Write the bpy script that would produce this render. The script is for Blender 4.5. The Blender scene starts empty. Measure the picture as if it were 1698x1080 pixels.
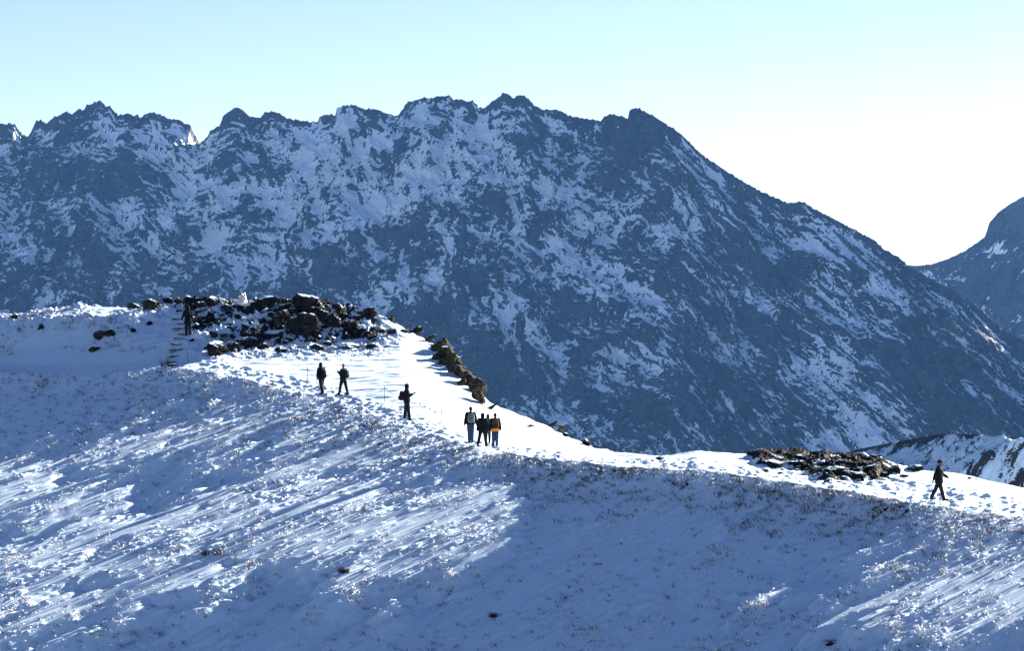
import bpy, bmesh, math, random
import numpy as np
from mathutils import Vector, Matrix
R = math.radians
rng = np.random.default_rng(7)
random.seed(7)
F = 4717.0                      # focal length in photo pixels (100 mm on 36 mm)
CXP, CYP = 849.0, 540.0
SUN_AZ, SUN_EL = R(50), R(20)   # azimuth measured from +Y towards +X
TE = math.tan(SUN_EL)
U = np.array([math.sin(SUN_AZ), math.cos(SUN_AZ)])      # horizontal, towards the sun
V = np.array([math.cos(SUN_AZ), -math.sin(SUN_AZ)])     # along the ridge, to the right and near
scene = bpy.context.scene
COL = scene.collection

# ------------------------------------------------------------------ noise
def _hash(ix, iy, seed):
    h = (ix.astype(np.uint32) * np.uint32(374761393)) ^ (iy.astype(np.uint32) * np.uint32(668265263)) ^ np.uint32((seed * 2246822519) & 0xffffffff)
    h = (h ^ (h >> np.uint32(13))) * np.uint32(1274126177)
    h = (h ^ (h >> np.uint32(15))) * np.uint32(2246822519)
    return h ^ (h >> np.uint32(16))
def rnd(ix, iy, seed):
    return _hash(ix, iy, seed).astype(np.float32) / np.float32(4294967295.0)
def perlin(x, y, seed=0):
    x = np.asarray(x, np.float64); y = np.asarray(y, np.float64)
    ix = np.floor(x).astype(np.int64); iy = np.floor(y).astype(np.int64)
    fx = (x - ix).astype(np.float32); fy = (y - iy).astype(np.float32)
    u = fx*fx*fx*(fx*(fx*6-15)+10); v = fy*fy*fy*(fy*(fy*6-15)+10)
    def g(dx, dy):
        a = rnd(ix+dx, iy+dy, seed) * np.float32(2*math.pi)
        return np.cos(a)*(fx-dx) + np.sin(a)*(fy-dy)
    a = g(0,0); b = g(1,0); c = g(0,1); d = g(1,1)
    return (a+u*(b-a))*(1-v) + (c+u*(d-c))*v
def fbm(x, y, seed=0, octv=4, gain=.5, lac=2.03):
    r = 0; amp = 1; f = 1
    for i in range(octv):
        r = r + amp*perlin(x*f + i*17.3, y*f - i*9.1, seed+i); amp *= gain; f *= lac
    return r
def ridged(x, y, seed=0, octv=3, gain=.5, lac=2.1):
    r = 0; amp = 1; f = 1
    for i in range(octv):
        r = r + amp*(1-np.abs(perlin(x*f + i*7.7, y*f + i*3.1, seed+i))*2.4); amp *= gain; f *= lac
    return r
def bumps(x, y, seed, dens):
    """round hummocks, one per unit cell where rnd < dens (dens may be an array); returns 0..1"""
    ix = np.floor(x).astype(np.int64); iy = np.floor(y).astype(np.int64)
    out = np.zeros(np.shape(x), np.float32)
    for dx in (-1, 0, 1):
        for dy in (-1, 0, 1):
            cx, cy = ix+dx, iy+dy
            px = cx + .15 + .7*rnd(cx, cy, seed); py = cy + .15 + .7*rnd(cx, cy, seed+1)
            rr = .22 + .4*rnd(cx, cy, seed+2); on = rnd(cx, cy, seed+3) < dens
            d2 = ((x-px)**2 + (y-py)**2) / rr**2
            out = np.maximum(out, np.where(on, np.clip(1-d2, 0, 1)**.8 * (rr/.62), 0))
    return out.astype(np.float32)
def sstep(a, b, x):
    t = np.clip((x-a)/(b-a), 0, 1); return t*t*(3-2*t)
def gtable(px, py, cols, rows, T):
    """bilinear lookup of a table given over photo columns and rows"""
    T = np.asarray(T, float); cols = np.asarray(cols, float); rows = np.asarray(rows, float)
    fx = np.interp(px, cols, np.arange(len(cols))); fy = np.interp(py, rows, np.arange(len(rows)))
    i = np.minimum(fx.astype(int), len(cols)-2); j = np.minimum(fy.astype(int), len(rows)-2)
    a = fx-i; b = fy-j
    return (T[j,i]*(1-a)+T[j,i+1]*a)*(1-b) + (T[j+1,i]*(1-a)+T[j+1,i+1]*a)*b

# ------------------------------------------------------------------ materials
def mat(name):
    m = bpy.data.materials.new(name); m.use_nodes = True
    nt = m.node_tree; nt.nodes.clear()
    out = nt.nodes.new('ShaderNodeOutputMaterial'); b = nt.nodes.new('ShaderNodeBsdfPrincipled')
    nt.links.new(b.outputs[0], out.inputs[0])
    return m, nt, b
def N(nt, t, **kw):
    n = nt.nodes.new(t)
    for k, v in kw.items():
        if k in n.inputs.keys(): n.inputs[k].default_value = v
        else: setattr(n, k, v)
    return n
def math_(nt, op, a, b=None, clamp=False):
    n = nt.nodes.new('ShaderNodeMath'); n.operation = op; n.use_clamp = clamp
    for i, q in enumerate((a, b)):
        if q is None: continue
        if isinstance(q, (int, float)): n.inputs[i].default_value = q
        else: nt.links.new(q, n.inputs[i])
    return n.outputs[0]
def mix(nt, f, a, b):
    n = nt.nodes.new('ShaderNodeMix'); n.data_type = 'RGBA'
    for sock, q in ((n.inputs[0], f), (n.inputs[6], a), (n.inputs[7], b)):
        if isinstance(q, (int, float)): sock.default_value = q
        elif isinstance(q, tuple): sock.default_value = (*q, 1)
        else: nt.links.new(q, sock)
    return n.outputs[2]
def noise(nt, scale, detail=4, rough=.55, vec=None, dist=0):
    n = N(nt, 'ShaderNodeTexNoise', Scale=scale, Detail=detail, Roughness=rough, Distortion=dist)
    if vec is not None: nt.links.new(vec, n.inputs['Vector'])
    return n.outputs['Fac']
def geo(nt): return nt.nodes.new('ShaderNodeNewGeometry')
def ramp(nt, f, lo, hi):
    n = nt.nodes.new('ShaderNodeMapRange'); n.interpolation_type = 'SMOOTHSTEP'
    n.inputs[1].default_value = lo; n.inputs[2].default_value = hi
    nt.links.new(f, n.inputs[0]); return n.outputs[0]
def attr(nt, name):
    n = nt.nodes.new('ShaderNodeAttribute'); n.attribute_name = name; return n.outputs['Fac']
def bump(nt, h, b, strength, dist):
    n = N(nt, 'ShaderNodeBump', Strength=strength, Distance=dist)
    nt.links.new(h, n.inputs['Height']); nt.links.new(n.outputs[0], b.inputs['Normal'])

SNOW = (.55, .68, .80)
def snow_ground():
    m, nt, b = mat('snow_and_heather')
    g = geo(nt); pos = g.outputs['Position']
    n1 = noise(nt, 9, 6, .7, pos); n2 = noise(nt, 2.2, 4, .6, pos)
    a = attr(nt, 'bare')
    f = math_(nt, 'ADD', a, math_(nt, 'MULTIPLY', math_(nt, 'SUBTRACT', n1, .5), 1.1))
    f = ramp(nt, f, .5, .62)
    dark = mix(nt, ramp(nt, n2, .4, .6), (.004, .0035, .003), (.013, .010, .0075))
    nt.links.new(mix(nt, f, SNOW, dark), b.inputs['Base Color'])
    b.inputs['Roughness'].default_value = .7
    b.inputs['Specular IOR Level'].default_value = .045
    bump(nt, noise(nt, 14, 4, .6, pos), b, .35, .03)
    return m
def rock_mat(name, dark, light, snow_lo, snow_hi, scale=1.0, nscale=.5):
    m, nt, b = mat(name)
    g = geo(nt); pos = g.outputs['Position']
    sp = N(nt, 'ShaderNodeSeparateXYZ'); nt.links.new(g.outputs['Normal'], sp.inputs[0])
    n1 = noise(nt, 2.1*scale, 6, .65, pos); n2 = noise(nt, 6*scale, 5, .7, pos)
    c = mix(nt, ramp(nt, n1, .35, .68), dark, light)
    k = math_(nt, 'ADD', sp.outputs[2], math_(nt, 'MULTIPLY', math_(nt, 'SUBTRACT', n2, .5), nscale))
    f = ramp(nt, k, snow_lo, snow_hi)
    nt.links.new(mix(nt, f, c, SNOW), b.inputs['Base Color'])
    b.inputs['Roughness'].default_value = .85
    b.inputs['Specular IOR Level'].default_value = .04
    bump(nt, n2, b, .8, .06)
    return m
def plain(name, c, rough=.8, var=.25, scale=12):
    m, nt, b = mat(name)
    tc = N(nt, 'ShaderNodeTexCoord')
    n1 = noise(nt, scale, 4, .6, tc.outputs['Object'])
    d = tuple(x*(1-var) for x in c); l = tuple(min(1, x*(1+var)) for x in c)
    nt.links.new(mix(nt, n1, d, l), b.inputs['Base Color'])
    b.inputs['Roughness'].default_value = rough
    b.inputs['Specular IOR Level'].default_value = .04
    return m
def mountain_mat(name, rdark, rlight, snow=(.78,.84,.88), ns=.30, na=.58):
    m, nt, b = mat(name)
    g = geo(nt); pos = g.outputs['Position']
    vm = N(nt, 'ShaderNodeMapping'); vm.inputs['Scale'].default_value = (1.3, .7, 2.0); nt.links.new(pos, vm.inputs[0])
    n1 = noise(nt, ns, 5, .7, vm.outputs[0], .6)
    n2 = noise(nt, .03, 4, .6, pos)
    a = attr(nt, 'snow')
    f = math_(nt, 'ADD', a, math_(nt, 'MULTIPLY', math_(nt, 'SUBTRACT', n1, .5), na))
    f = ramp(nt, f, .45, .57)
    n3_ = noise(nt, .12, 5, .7, vm.outputs[0], 1.0)
    rock = mix(nt, ramp(nt, math_(nt, 'ADD', math_(nt, 'MULTIPLY', n2, .5), math_(nt, 'MULTIPLY', n3_, .5)), .40, .60), rdark, rlight)
    nt.links.new(mix(nt, f, rock, snow), b.inputs['Base Color'])
    b.inputs['Roughness'].default_value = .85
    b.inputs['Specular IOR Level'].default_value = .1
    return m
M = {}
M['snow'] = snow_ground()
M['rock'] = rock_mat('dark_rock', (.004,.0035,.003), (.027,.018,.012), .80, .95)
M['rock_snowy'] = rock_mat('dark_rock_snowed_over', (.004,.0035,.003), (.027,.018,.012), .5, .68)
M['rock_bare'] = rock_mat('bare_rock_shade_dark', (.003,.003,.003), (.009,.0075,.006), .86, 1.0)  # darkened copy of the rock, the outcrop's shaded front put into its colour
M['rock_step'] = rock_mat('stone_step', (.015,.012,.010), (.05,.038,.028), .22, .5, 1, 1.1)
M['rock_brown'] = rock_mat('brown_lichen_rock', (.012,.009,.005), (.060,.044,.022), .86, 1.0, 1.6)
M['mountain'] = mountain_mat('mountain_rock_and_snow', (.010,.012,.016), (.055,.055,.058))
M['heather'] = plain('dry_brown_grass', (.062,.040,.022), .9, .5)
M['twig'] = plain('dark_twigs', (.020,.015,.011), .9, .5)
M['rime'] = plain('rime_frosted_grass', (.78,.78,.78), .8, .08)
M['black'] = plain('black_cloth', (.008,.008,.010))
M['black2'] = plain('charcoal_cloth', (.014,.013,.016))
M['trouser'] = plain('dark_trouser_cloth', (.012,.011,.012))
M['jeans'] = plain('blue_denim', (.030,.055,.11), .85, .35)
M['jeans_dark'] = plain('dark_blue_denim', (.022,.040,.095), .85, .35)
M['grey'] = plain('grey_nylon', (.17,.175,.19))
M['light'] = plain('pale_grey_wool', (.22,.23,.25))
M['maroon'] = plain('maroon_nylon', (.035,.007,.009))
M['orange'] = plain('orange_fleece', (.65,.19,.015))
M['ochre'] = plain('ochre_patterned_nylon', (.085,.05,.012), .8, .9, 30)
M['skin'] = plain('skin', (.20,.10,.07), .6, .1)
M['hair'] = plain('dark_hair', (.010,.007,.005), .6)
M['boot'] = plain('boot_leather', (.010,.009,.008), .6)
M['wood'] = plain('weathered_wood', (.08,.06,.045), .9, .4)
M['metal'] = plain('dark_metal', (.03,.03,.03), .5)
M['valley'] = plain('dark_valley_forest', (.035,.045,.035), .9, .4, .01)

# ------------------------------------------------------------------ mesh helpers
def tag(o, label=None, cat=None, group=None, kind=None):
    if label: o['label'] = label
    if cat: o['category'] = cat
    if group: o['group'] = group
    if kind: o['kind'] = kind
    return o
def mesh_np(name, verts, faces, material, smooth=True, parent=None, attrs=None):
    """verts (n,3); faces (m,k) all of k corners"""
    me = bpy.data.meshes.new(name)
    verts = np.asarray(verts, np.float32); faces = np.asarray(faces, np.int32)
    n, k = faces.shape
    me.vertices.add(len(verts)); me.vertices.foreach_set('co', verts.ravel())
    me.loops.add(n*k); me.loops.foreach_set('vertex_index', faces.ravel())
    me.polygons.add(n); me.polygons.foreach_set('loop_start', np.arange(0, n*k, k, dtype=np.int32))
    me.polygons.foreach_set('use_smooth', np.full(n, smooth))
    me.update(calc_edges=True)
    for an, av in (attrs or {}).items():
        at = me.attributes.new(an, 'FLOAT', 'POINT'); at.data.foreach_set('value', np.asarray(av, np.float32).ravel())
    me.materials.append(material)
    o = bpy.data.objects.new(name, me); COL.objects.link(o)
    if parent: o.parent = parent
    return o
def grid_faces(nr, nc):
    i = np.arange(nr*nc).reshape(nr, nc)
    return np.stack([i[:-1,:-1], i[:-1,1:], i[1:,1:], i[1:,:-1]], -1).reshape(-1, 4)
def empty(name, loc, rz=0):
    o = bpy.data.objects.new(name, None); COL.objects.link(o); o.location = loc; o.rotation_euler = (0,0,rz)
    o.empty_display_size = .2
    return o

# ------------------------------------------------------------------ the ridge
lip_px = np.array([-700,0,150,300,400,533,672,800,1020,1200,1300,1400,1530,1698,2000,2600.])
lip_py = np.array([ 600,617,620,610,627,664,706,748,774,782,799,814,837,860,900,965.])
lip_D  = np.array([ 194,176,172,167,163,157,146,139,133,130,128,126,123,118,109,95.])
prof = np.array([
 [-700,196,590,198,570,200,545,202,530],
 [0,179,606,182,577,184.3,540,187.5,523],
 [80,176,607,179,575,181.8,530,186,513],
 [150,174,606,177,572,179.8,526,184.5,508],
 [220,172,605,175,568,178.3,525,183,510],
 [270,171,600,174.5,562,178,528,181,507],
 [310,170,597,173.5,562,177,526,180,501],
 [350,169,596,173,572,176,532,178.5,499],
 [400,168.5,600,172.5,580,176,536,178.5,502],
 [450,169,594,173.5,580,176.5,534,179,501],
 [520,169,592,174,575,177.3,532,180,500],
 [580,168,600,174,576,177.5,536,180,511],
 [620,166,608,173,575,176.5,546,179.5,525],
 [660,163,620,172,576,175.5,553,178,541],
 [700,160,636,170,592,173,574,176,561],
 [740,156,662,166,619,168.5,603,170.5,581],
 [760,154.5,676,163,635,165.5,619,167.5,602],
 [780,153,690,161,654,163,643,164.5,629],
 [797,152,700,159.5,664,161,657,162,650],
 [810,151,710,158,678,160,671,161.5,667],
 [850,149,722,154,701,157,689,159,683],
 [900,146,736,151,720,154,710,156.5,704],
 [950,142,748,147,737,149.5,732,152,729],
 [990,140,758,144,750,146,747,148,745],
 [1040,136,767,138,760,139.5,755,141,752],
 [1090,134.5,769,136,762,137,759,138,757],
 [1160,133,768,134.5,758,136,752,137,749],
 [1230,132,779,134,766,136,757,138,752],
 [1300,130.5,793,133,783,135.5,768,138,757],
 [1360,129,801,132,793,135,773,138,757],
 [1420,128.5,808,132,797,135,777,137,760],
 [1460,128,814,131,799,134,782,136.5,769],
 [1530,126.5,824,130,806,133,790,136,779],
 [1620,124,836,128,817,132,800,135,791],
 [1698,121.5,849,126,832,130,818,133,811],
 [2000,112,889,118,874,122,864,126,860],
 [2600,98,954,102,944,106,935,110,930.]])

colpx = np.concatenate([np.arange(-700,-60,10.), np.arange(-60,1762,1.1), np.arange(1764,2600,8.)])
NC = len(colpx); ca = (colpx-CXP)/F
def gsm(y, sig):       # smooth over columns, sig in photo px
    base = np.arange(-700, 2601, 2.0); yy = np.interp(base, colpx, y)
    k = np.arange(-int(3*sig/2)-1, int(3*sig/2)+2); w = np.exp(-.5*(k*2/sig)**2); w /= w.sum()
    return np.interp(colpx, base, np.convolve(np.pad(yy, len(k)//2, 'edge'), w, 'valid'))
LD = gsm(np.interp(colpx, lip_px, lip_D), 40)
LP = gsm(np.interp(colpx, lip_px, lip_py), 22)
LZ = -(LP-CYP)/F*LD
keys = [(LD, LZ)]
for k in range(4):
    D = gsm(np.interp(colpx, prof[:,0], prof[:,1+2*k]), 12); P = gsm(np.interp(colpx, prof[:,0], prof[:,2+2*k]), 7)
    keys.append((D, -(P-CYP)/F*D))
crestD, crestZ = keys[-1]

rr = np.concatenate([-57 - np.array([39,33,28,23,18,14,10,7,4.5,2.8,1.6,.8]), np.arange(-57,-30,.085), np.arange(-30,0,.072),
                     np.arange(0,30,.15), np.arange(30,50,1.), 50*1.12**np.arange(0,20)])
NR = len(rr)
Y = LD[None,:] + rr[:,None]
Y = np.maximum(Y, 18 + 0*Y)
X = ca[None,:]*Y
PX = np.broadcast_to(colpx[None,:], X.shape)
# back part
Z = np.zeros_like(X)
rb = rr >= 0
for c in range(NC):
    ds = np.array([k[0][c] for k in keys]); zs = np.array([k[1][c] for k in keys])
    y = Y[rb, c]; z = np.interp(y, ds, zs)
    d = np.maximum(0, y-ds[-1]); z = z - .75*(np.sqrt(d*d+1.0)-1.0)
    Z[rb, c] = z
# soften along the depth
def blur_rows(A, n):
    for _ in range(n):
        B = A.copy(); B[1:-1] = (A[:-2]+2*A[1:-1]+A[2:])/4; A = B
    return A
nb = np.where(rb)[0]
lo, hi = nb[0], nb[0]+199
Z[lo:hi] = np.vstack([Z[lo:lo+1], blur_rows(Z[lo:hi], 24)[1:]])

# the face below the lip
lx, ly = ca*LD, LD
lv = lx*V[0]+ly*V[1]; lw = lx*U[0]+ly*U[1]
o_ = np.argsort(lv); lvs, lws, lzs = lv[o_], lw[o_], LZ[o_]
gv = np.arange(lvs[0]-30, lvs[-1]+10, .25); gs = np.arange(0, 130, .2)
GV, GS = np.meshgrid(gv, gs)
Wv = np.interp(gv, lvs, lws); Zv = np.interp(gv, lvs, lzs)
lit_cols = [-60,50,150,250,350,450,550,650,750,830,885,950,1050,1150,1250,1350,1450,1550,1650,1760]
lit_rows = [600,640,690,740,790,840,890,940,990,1040,1080,1140]
LIT = [
 [.0,.0,.0,.1,.2,.3,.3,.3,.3,.1,0,0,0,0,0,0,0,.0,.2,.3],
 [.0,.0,.0,.1,.2,.4,.4,.4,.3,.1,0,0,0,0,0,0,0,.0,.2,.3],
 [.0,.0,.05,.25,.45,.45,.5,.5,.4,.2,0,0,0,0,0,0,0,.0,.2,.3],
 [.1,.15,.4,.6,.5,.3,.5,.6,.5,.3,.1,0,0,0,0,0,0,.0,.2,.3],
 [.5,.6,.4,.15,.15,.6,.6,.45,.4,.35,.1,0,0,0,0,0,0,.0,.2,.3],
 [.6,.65,.5,.2,.5,.8,.9,.45,.7,.8,.1,0,0,0,0,0,.05,.25,.45,.5],
 [.3,.5,.5,.8,.9,.95,.8,.9,.95,.8,.0,0,0,0,0,.0,.2,.45,.5,.5],
 [.7,.75,.6,.65,.6,.4,.6,.65,.4,.15,0,0,0,0,0,.05,.35,.45,.7,.7],
 [.6,.6,.45,.5,.45,.1,.2,.4,.1,0,0,0,0,.05,.4,.35,.3,.7,.75,.6],
 [.5,.5,.4,.1,.2,0,.05,.15,0,0,0,0,0,0,.0,.25,.55,.55,.35,.3],
 [.4,.4,.3,.1,.1,0,0,0,0,0,0,0,0,0,0,.1,.35,.4,.2,.2],
 [.3,.3,.3,.1,.1,0,0,0,0,0,0,0,0,0,0,.1,.35,.4,.2,.2]]
H = Zv[None,:] - .31*GS
G0, AD = .085, .42
for it in range(3):
    W_ = Wv[None,:]-GS
    gx = GV*V[0]+W_*U[0]; gy = np.maximum(GV*V[1]+W_*U[1], 15)
    gpx = CXP+F*gx/gy; gpy = CYP-F*H/gy
    mk = gtable(np.clip(gpx,-60,1760), np.clip(gpy,600,1140), lit_cols, lit_rows, LIT)
    nz = fbm(GV/1.9, W_/5.0, 11, 4, .55)*1.0 + perlin(GV/.55, W_/2.6, 19)*.35
    lit = sstep(.14, .58, mk*1.15 + .5*nz)
    E = np.cumsum(G0*lit, 0)*.2
    k = E - AD*(1-lit)*sstep(0, 2.5, GS) - .012*GS*(1-mk)
    H = Zv[None,:] - TE*GS + k
# sample it onto the mesh
fr = rr < 0
xv = X[fr]*V[0]+Y[fr]*V[1]; xw = X[fr]*U[0]+Y[fr]*U[1]
ss = np.maximum(0, np.interp(xv, gv, Wv)-xw)
fi = np.clip((xv-gv[0])/.25, 0, len(gv)-1.001); fj = np.clip(ss/.2, 0, len(gs)-1.001)
i = fi.astype(int); j = fj.astype(int); a = fi-i; b = fj-j
Z[fr] = (H[j,i]*(1-a)+H[j,i+1]*a)*(1-b) + (H[j+1,i]*(1-a)+H[j+1,i+1]*a)*b
LM = np.zeros_like(X); LM[fr] = lit[j,i]
del GV, GS, gx, gy, gpx, gpy, mk, nz, lit, E, k

# small relief
VV = X*V[0]+Y*V[1]; WW = X*U[0]+Y*U[1]
PY = CYP - F*Z/Y
RRm = rr[:,None]+0*X
S = np.zeros_like(X); S[fr] = ss
face = (RRm < 0)
fade = sstep(0, .6, np.abs(RRm))
# wind crusted streaks that run with the slope
tuft = sstep(-.12, .35, fbm(VV/3.3, WW/6.0, 31, 3))          # where the grass is thick
lipband = np.exp(-((S-1.2)/1.6)**2)
zz = .11*np.exp(-(RRm/1.1)**2)*(perlin(VV/1.3, WW/2.2, 5)+.6*perlin(VV/.5, WW/.8, 6))
fine = sstep(-60, -56, RRm)
sm = sstep(-.25, .25, fbm(VV/5, WW/9, 35, 2))            # smooth drifted snow where low
zz += np.where(face, (.55+.45*LM)*(.050*perlin(VV/.15, WW/1.6, 41) + .105*perlin(VV/.32, WW/3.4, 44) + .11*perlin(VV/.75, WW/5.5, 46)) + .06*perlin(VV/.9, WW/2.8, 43), 0)*fine*(.5+.5*sm)
dens = np.clip(.06 + .62*tuft*sm + .45*lipband, 0, .95)
bmp = bumps(VV/.17, WW/.42, 51, dens)
bmp2 = bumps(VV/.34+7, WW/.85, 61, dens*.40)
bmp3 = bumps(VV/.6+3, WW/1.3, 66, dens*.11)
zz += np.where(face, (bmp*.062 + bmp2*.085 + bmp3*.075)*(1+.15*lipband), 0)*fine
# behind the lip: trodden path, then wind ripples
path = sstep(.1, .8, RRm)*(1-sstep(3.2, 5.5, RRm + 1.6*perlin(VV/6, WW/6, 71)))
path = np.where(PX > 1380, sstep(.1,.8,RRm)*(1-sstep(7, 9, RRm)), path)
path = np.where(PX < 330, path*.25, path)
foot = bumps(VV/.55, WW/.6, 81, .8) - .5*bumps(VV/.42+3, WW/.5, 85, .6)
zz += np.where(~face, path*(.135*foot + .05*perlin(VV/.25, WW/.25, 88) + .05*perlin(VV/.8, WW/.7, 89)), 0)
rip = perlin(X/2.6 + .25*Y, Y/.85 + .06*X, 91)
back = sstep(3, 6, RRm)*(1-sstep(0, 2, Y-crestD[None,:]))
zz += np.where(~face, back*(.17*np.maximum(rip, -.12) + .05*np.maximum(perlin(X/1.3+.3*Y, Y/.45, 97), 0) + .02*perlin(X/.6, Y/.35, 95)), 0)
# rocky ground on the knoll, the left bank and the right outcrop
kn_c = [-60,190,240,300,330,350,400,560,620,650,680,720]
kn_r = [480,500,530,560,585,600,615]
KN = [[0,.3,.8,1,1,1,1,1,.8,.6,.6,.6],[0,.1,.3,.6,1,1,1,1,.8,.6,.4,.3],[0,.05,.1,.25,1,1,.9,1,.8,.5,.3,.2],
      [0,.05,.1,.25,.5,.9,1,.9,.9,.3,.1,0],[0,0,0,.1,.25,.6,.65,.6,.3,0,0,0],[0,0,0,0,0,0,0,0,0,0,0,0],[0]*12]
rk = gtable(np.clip(PX,-60,720), np.clip(PY,480,615), kn_c, kn_r, KN)*(RRm > 4)*(PX < 715)
oc_c = [1235,1262,1300,1340,1380,1430,1470,1500,1530,1545]
oc_r = [750,758,768,780,795,805,812]
OC = [[0,.8,.8,.8,.7,.5,.2,.2,0,0],[0,.9,1,1,.8,.5,.2,.2,0,0],[0,.8,1,.9,1,.9,.4,.3,.3,0],[0,.2,.5,.6,1,1,.7,.4,.3,0],
      [0,0,0,.3,.9,.9,.5,0,0,0],[0,0,0,0,.4,.2,0,0,0,0],[0]*10]
rk2 = gtable(np.clip(PX,1235,1545), np.clip(PY,750,812), oc_c, oc_r, OC)*(RRm > 1.0)*(PX > 1235)*(PX < 1545)
rk = rk*(.68+.32*sstep(-.22, .05, fbm(X/2.4, Y/2.0, 108, 3)))*(1-.6*np.exp(-((PX-388)/26)**2-((PY-545)/22)**2))
rkm = np.maximum(rk, rk2)*(1-sstep(2, 5, Y-crestD[None,:]))
zz += rkm*(.34*ridged((VV+.5*perlin(VV,WW,104))/1.4, WW/1.2, 101, 5, .68) - .28) * np.where(PX > 1200, .42, 1.0)
zz += .34*sstep(.25, .75, rk2)*(1-sstep(-1.5, .5, Y-crestD[None,:])*.8)
# left bank grass hummocks
lb = (PX < 330)*sstep(4, 8, RRm)*(1-sstep(0,2,Y-crestD[None,:]))*sstep(-.05,.2,fbm(X/4, Y/4, 111, 2)+.15)
zz += lb*(bumps(X/.42, Y/.5, 121, .7)*.17 + bumps(X/1.1, Y/1.2, 125, .5)*.22)
Z += zz
bare = np.full_like(X, -.6)
spots = fbm(VV/.8, WW/1.2, 131, 3, .6)
bare = np.where(face, -.22 + .55*tuft*sstep(.0,.5,spots) + .2*lipband*sstep(-.1,.4,spots)*sstep(0,.5,S), bare)
bandx = gtable(PX*1., PY, [-60,420,620,820,900,1180,1230,1500,1760], [600,700,765,790,815,850,900],
   [[.1,.2,.3,.3,.3,.3,.3,.2,.0],[.1,.2,.4,.4,.4,.3,.3,.2,.0],[0,0,.1,.3,.6,.5,.4,.3,0],[0,0,0,.1,.5,.15,.5,.3,0],
    [0,0,0,0,.25,.0,.6,.4,0],[0,0,0,0,0,0,.1,.3,.1],[0,0,0,0,0,0,0,0,0]])
bare += np.where(face, .85*bandx*sstep(-.05,.45, perlin(VV/.34, WW/1.5, 141)+.5*perlin(VV/.14,WW/.5,142)), 0)
bare = np.where(rkm > .02, -.3 + np.where(PX > 1200, 2.2, 1.25)*rkm*sstep(-.45,.10, fbm(VV/.9, WW/.8, 151, 4, .6)+.25*rkm), bare)
bare += np.where(lb > .1, .25+.35*sstep(.0,.4,fbm(X/.7, Y/.6, 161, 3)), 0)
PY = CYP - F*Z/Y
verts = np.stack([X, Y, Z], -1).reshape(-1, 3)
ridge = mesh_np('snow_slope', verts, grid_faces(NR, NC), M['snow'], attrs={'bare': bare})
tag(ridge, kind='structure')
PYmin = np.minimum.accumulate(PY, 0)
def hit(px, py):
    """first point of the ridge that this photo position looks at"""
    c = int(np.clip(np.searchsorted(colpx, px), 0, NC-1))
    col = -PYmin[:, c]
    k = int(np.searchsorted(col, -py))
    k = min(max(k, 1), NR-1)
    return Vector((X[k,c], Y[k,c], Z[k,c])), rr[k]
def hit_n(pxs, pys):
    P = np.zeros((len(pxs), 3)); r_ = np.zeros(len(pxs)); ok = np.zeros(len(pxs), bool)
    cs = np.clip(np.searchsorted(colpx, pxs), 0, NC-1)
    for n in range(len(pxs)):
        c = cs[n]; k = int(np.searchsorted(-PYmin[:,c], -pys[n]))
        if 1 <= k < NR-22: P[n] = (X[k,c], Y[k,c], Z[k,c]); r_[n] = rr[k]; ok[n] = True
    return P, r_, ok

# ------------------------------------------------------------------ grass and rime, uncountable
def lookup(table_c, table_r, T, px, py): return gtable(np.clip(px, table_c[0], table_c[-1]), np.clip(py, table_r[0], table_r[-1]), table_c, table_r, T)
def scatter(n, seed):
    g = np.random.default_rng(seed)
    px = g.uniform(-40, 1740, n); py = g.uniform(505, 1110, n)
    P, r_, ok = hit_n(px, py)
    return px[ok], py[ok], P[ok], r_[ok], g
px, py, P, r_, g = scatter(90000, 3)
vv = P[:,0]*V[0]+P[:,1]*V[1]; ww = P[:,0]*U[0]+P[:,1]*U[1]
th = sstep(-.12, .35, fbm(vv/3.3, ww/6.0, 31, 3)); cl = sstep(-.05, .35, fbm(vv/.8, ww/1.2, 131, 3, .6))
bx = gtable(px, py, [-60,420,620,820,900,1180,1230,1500,1760], [600,700,765,790,815,850,900],
   [[.1,.2,.3,.3,.3,.3,.3,.2,.0],[.1,.2,.4,.4,.4,.3,.3,.2,.0],[0,0,.1,.3,.6,.5,.4,.3,0],[0,0,0,.1,.5,.15,.5,.3,0],
    [0,0,0,0,.25,.0,.6,.4,0],[0,0,0,0,0,0,.1,.3,.1],[0,0,0,0,0,0,0,0,0]])
lbk = (px < 330)*(r_ > 4)*sstep(-.05,.2,fbm(P[:,0]/4, P[:,1]/4, 111, 2)+.15)
dlip = np.exp(-((-r_-1.5)/2.5)**2)*(r_ < 0)
w_face = (r_ < -.1)*(.05 + .5*th*cl + .25*dlip)
pr_dark = (r_ < -.1)*(.014 + .11*th*cl + .22*dlip*cl + 1.1*bx*sstep(-.15,.45, perlin(vv/.5, ww/1.3, 141)+.2)) + .5*lbk*cl*(py < 615)
pr_rime = w_face*.55 + .35*lbk
u_ = g.uniform(size=len(px))
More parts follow.
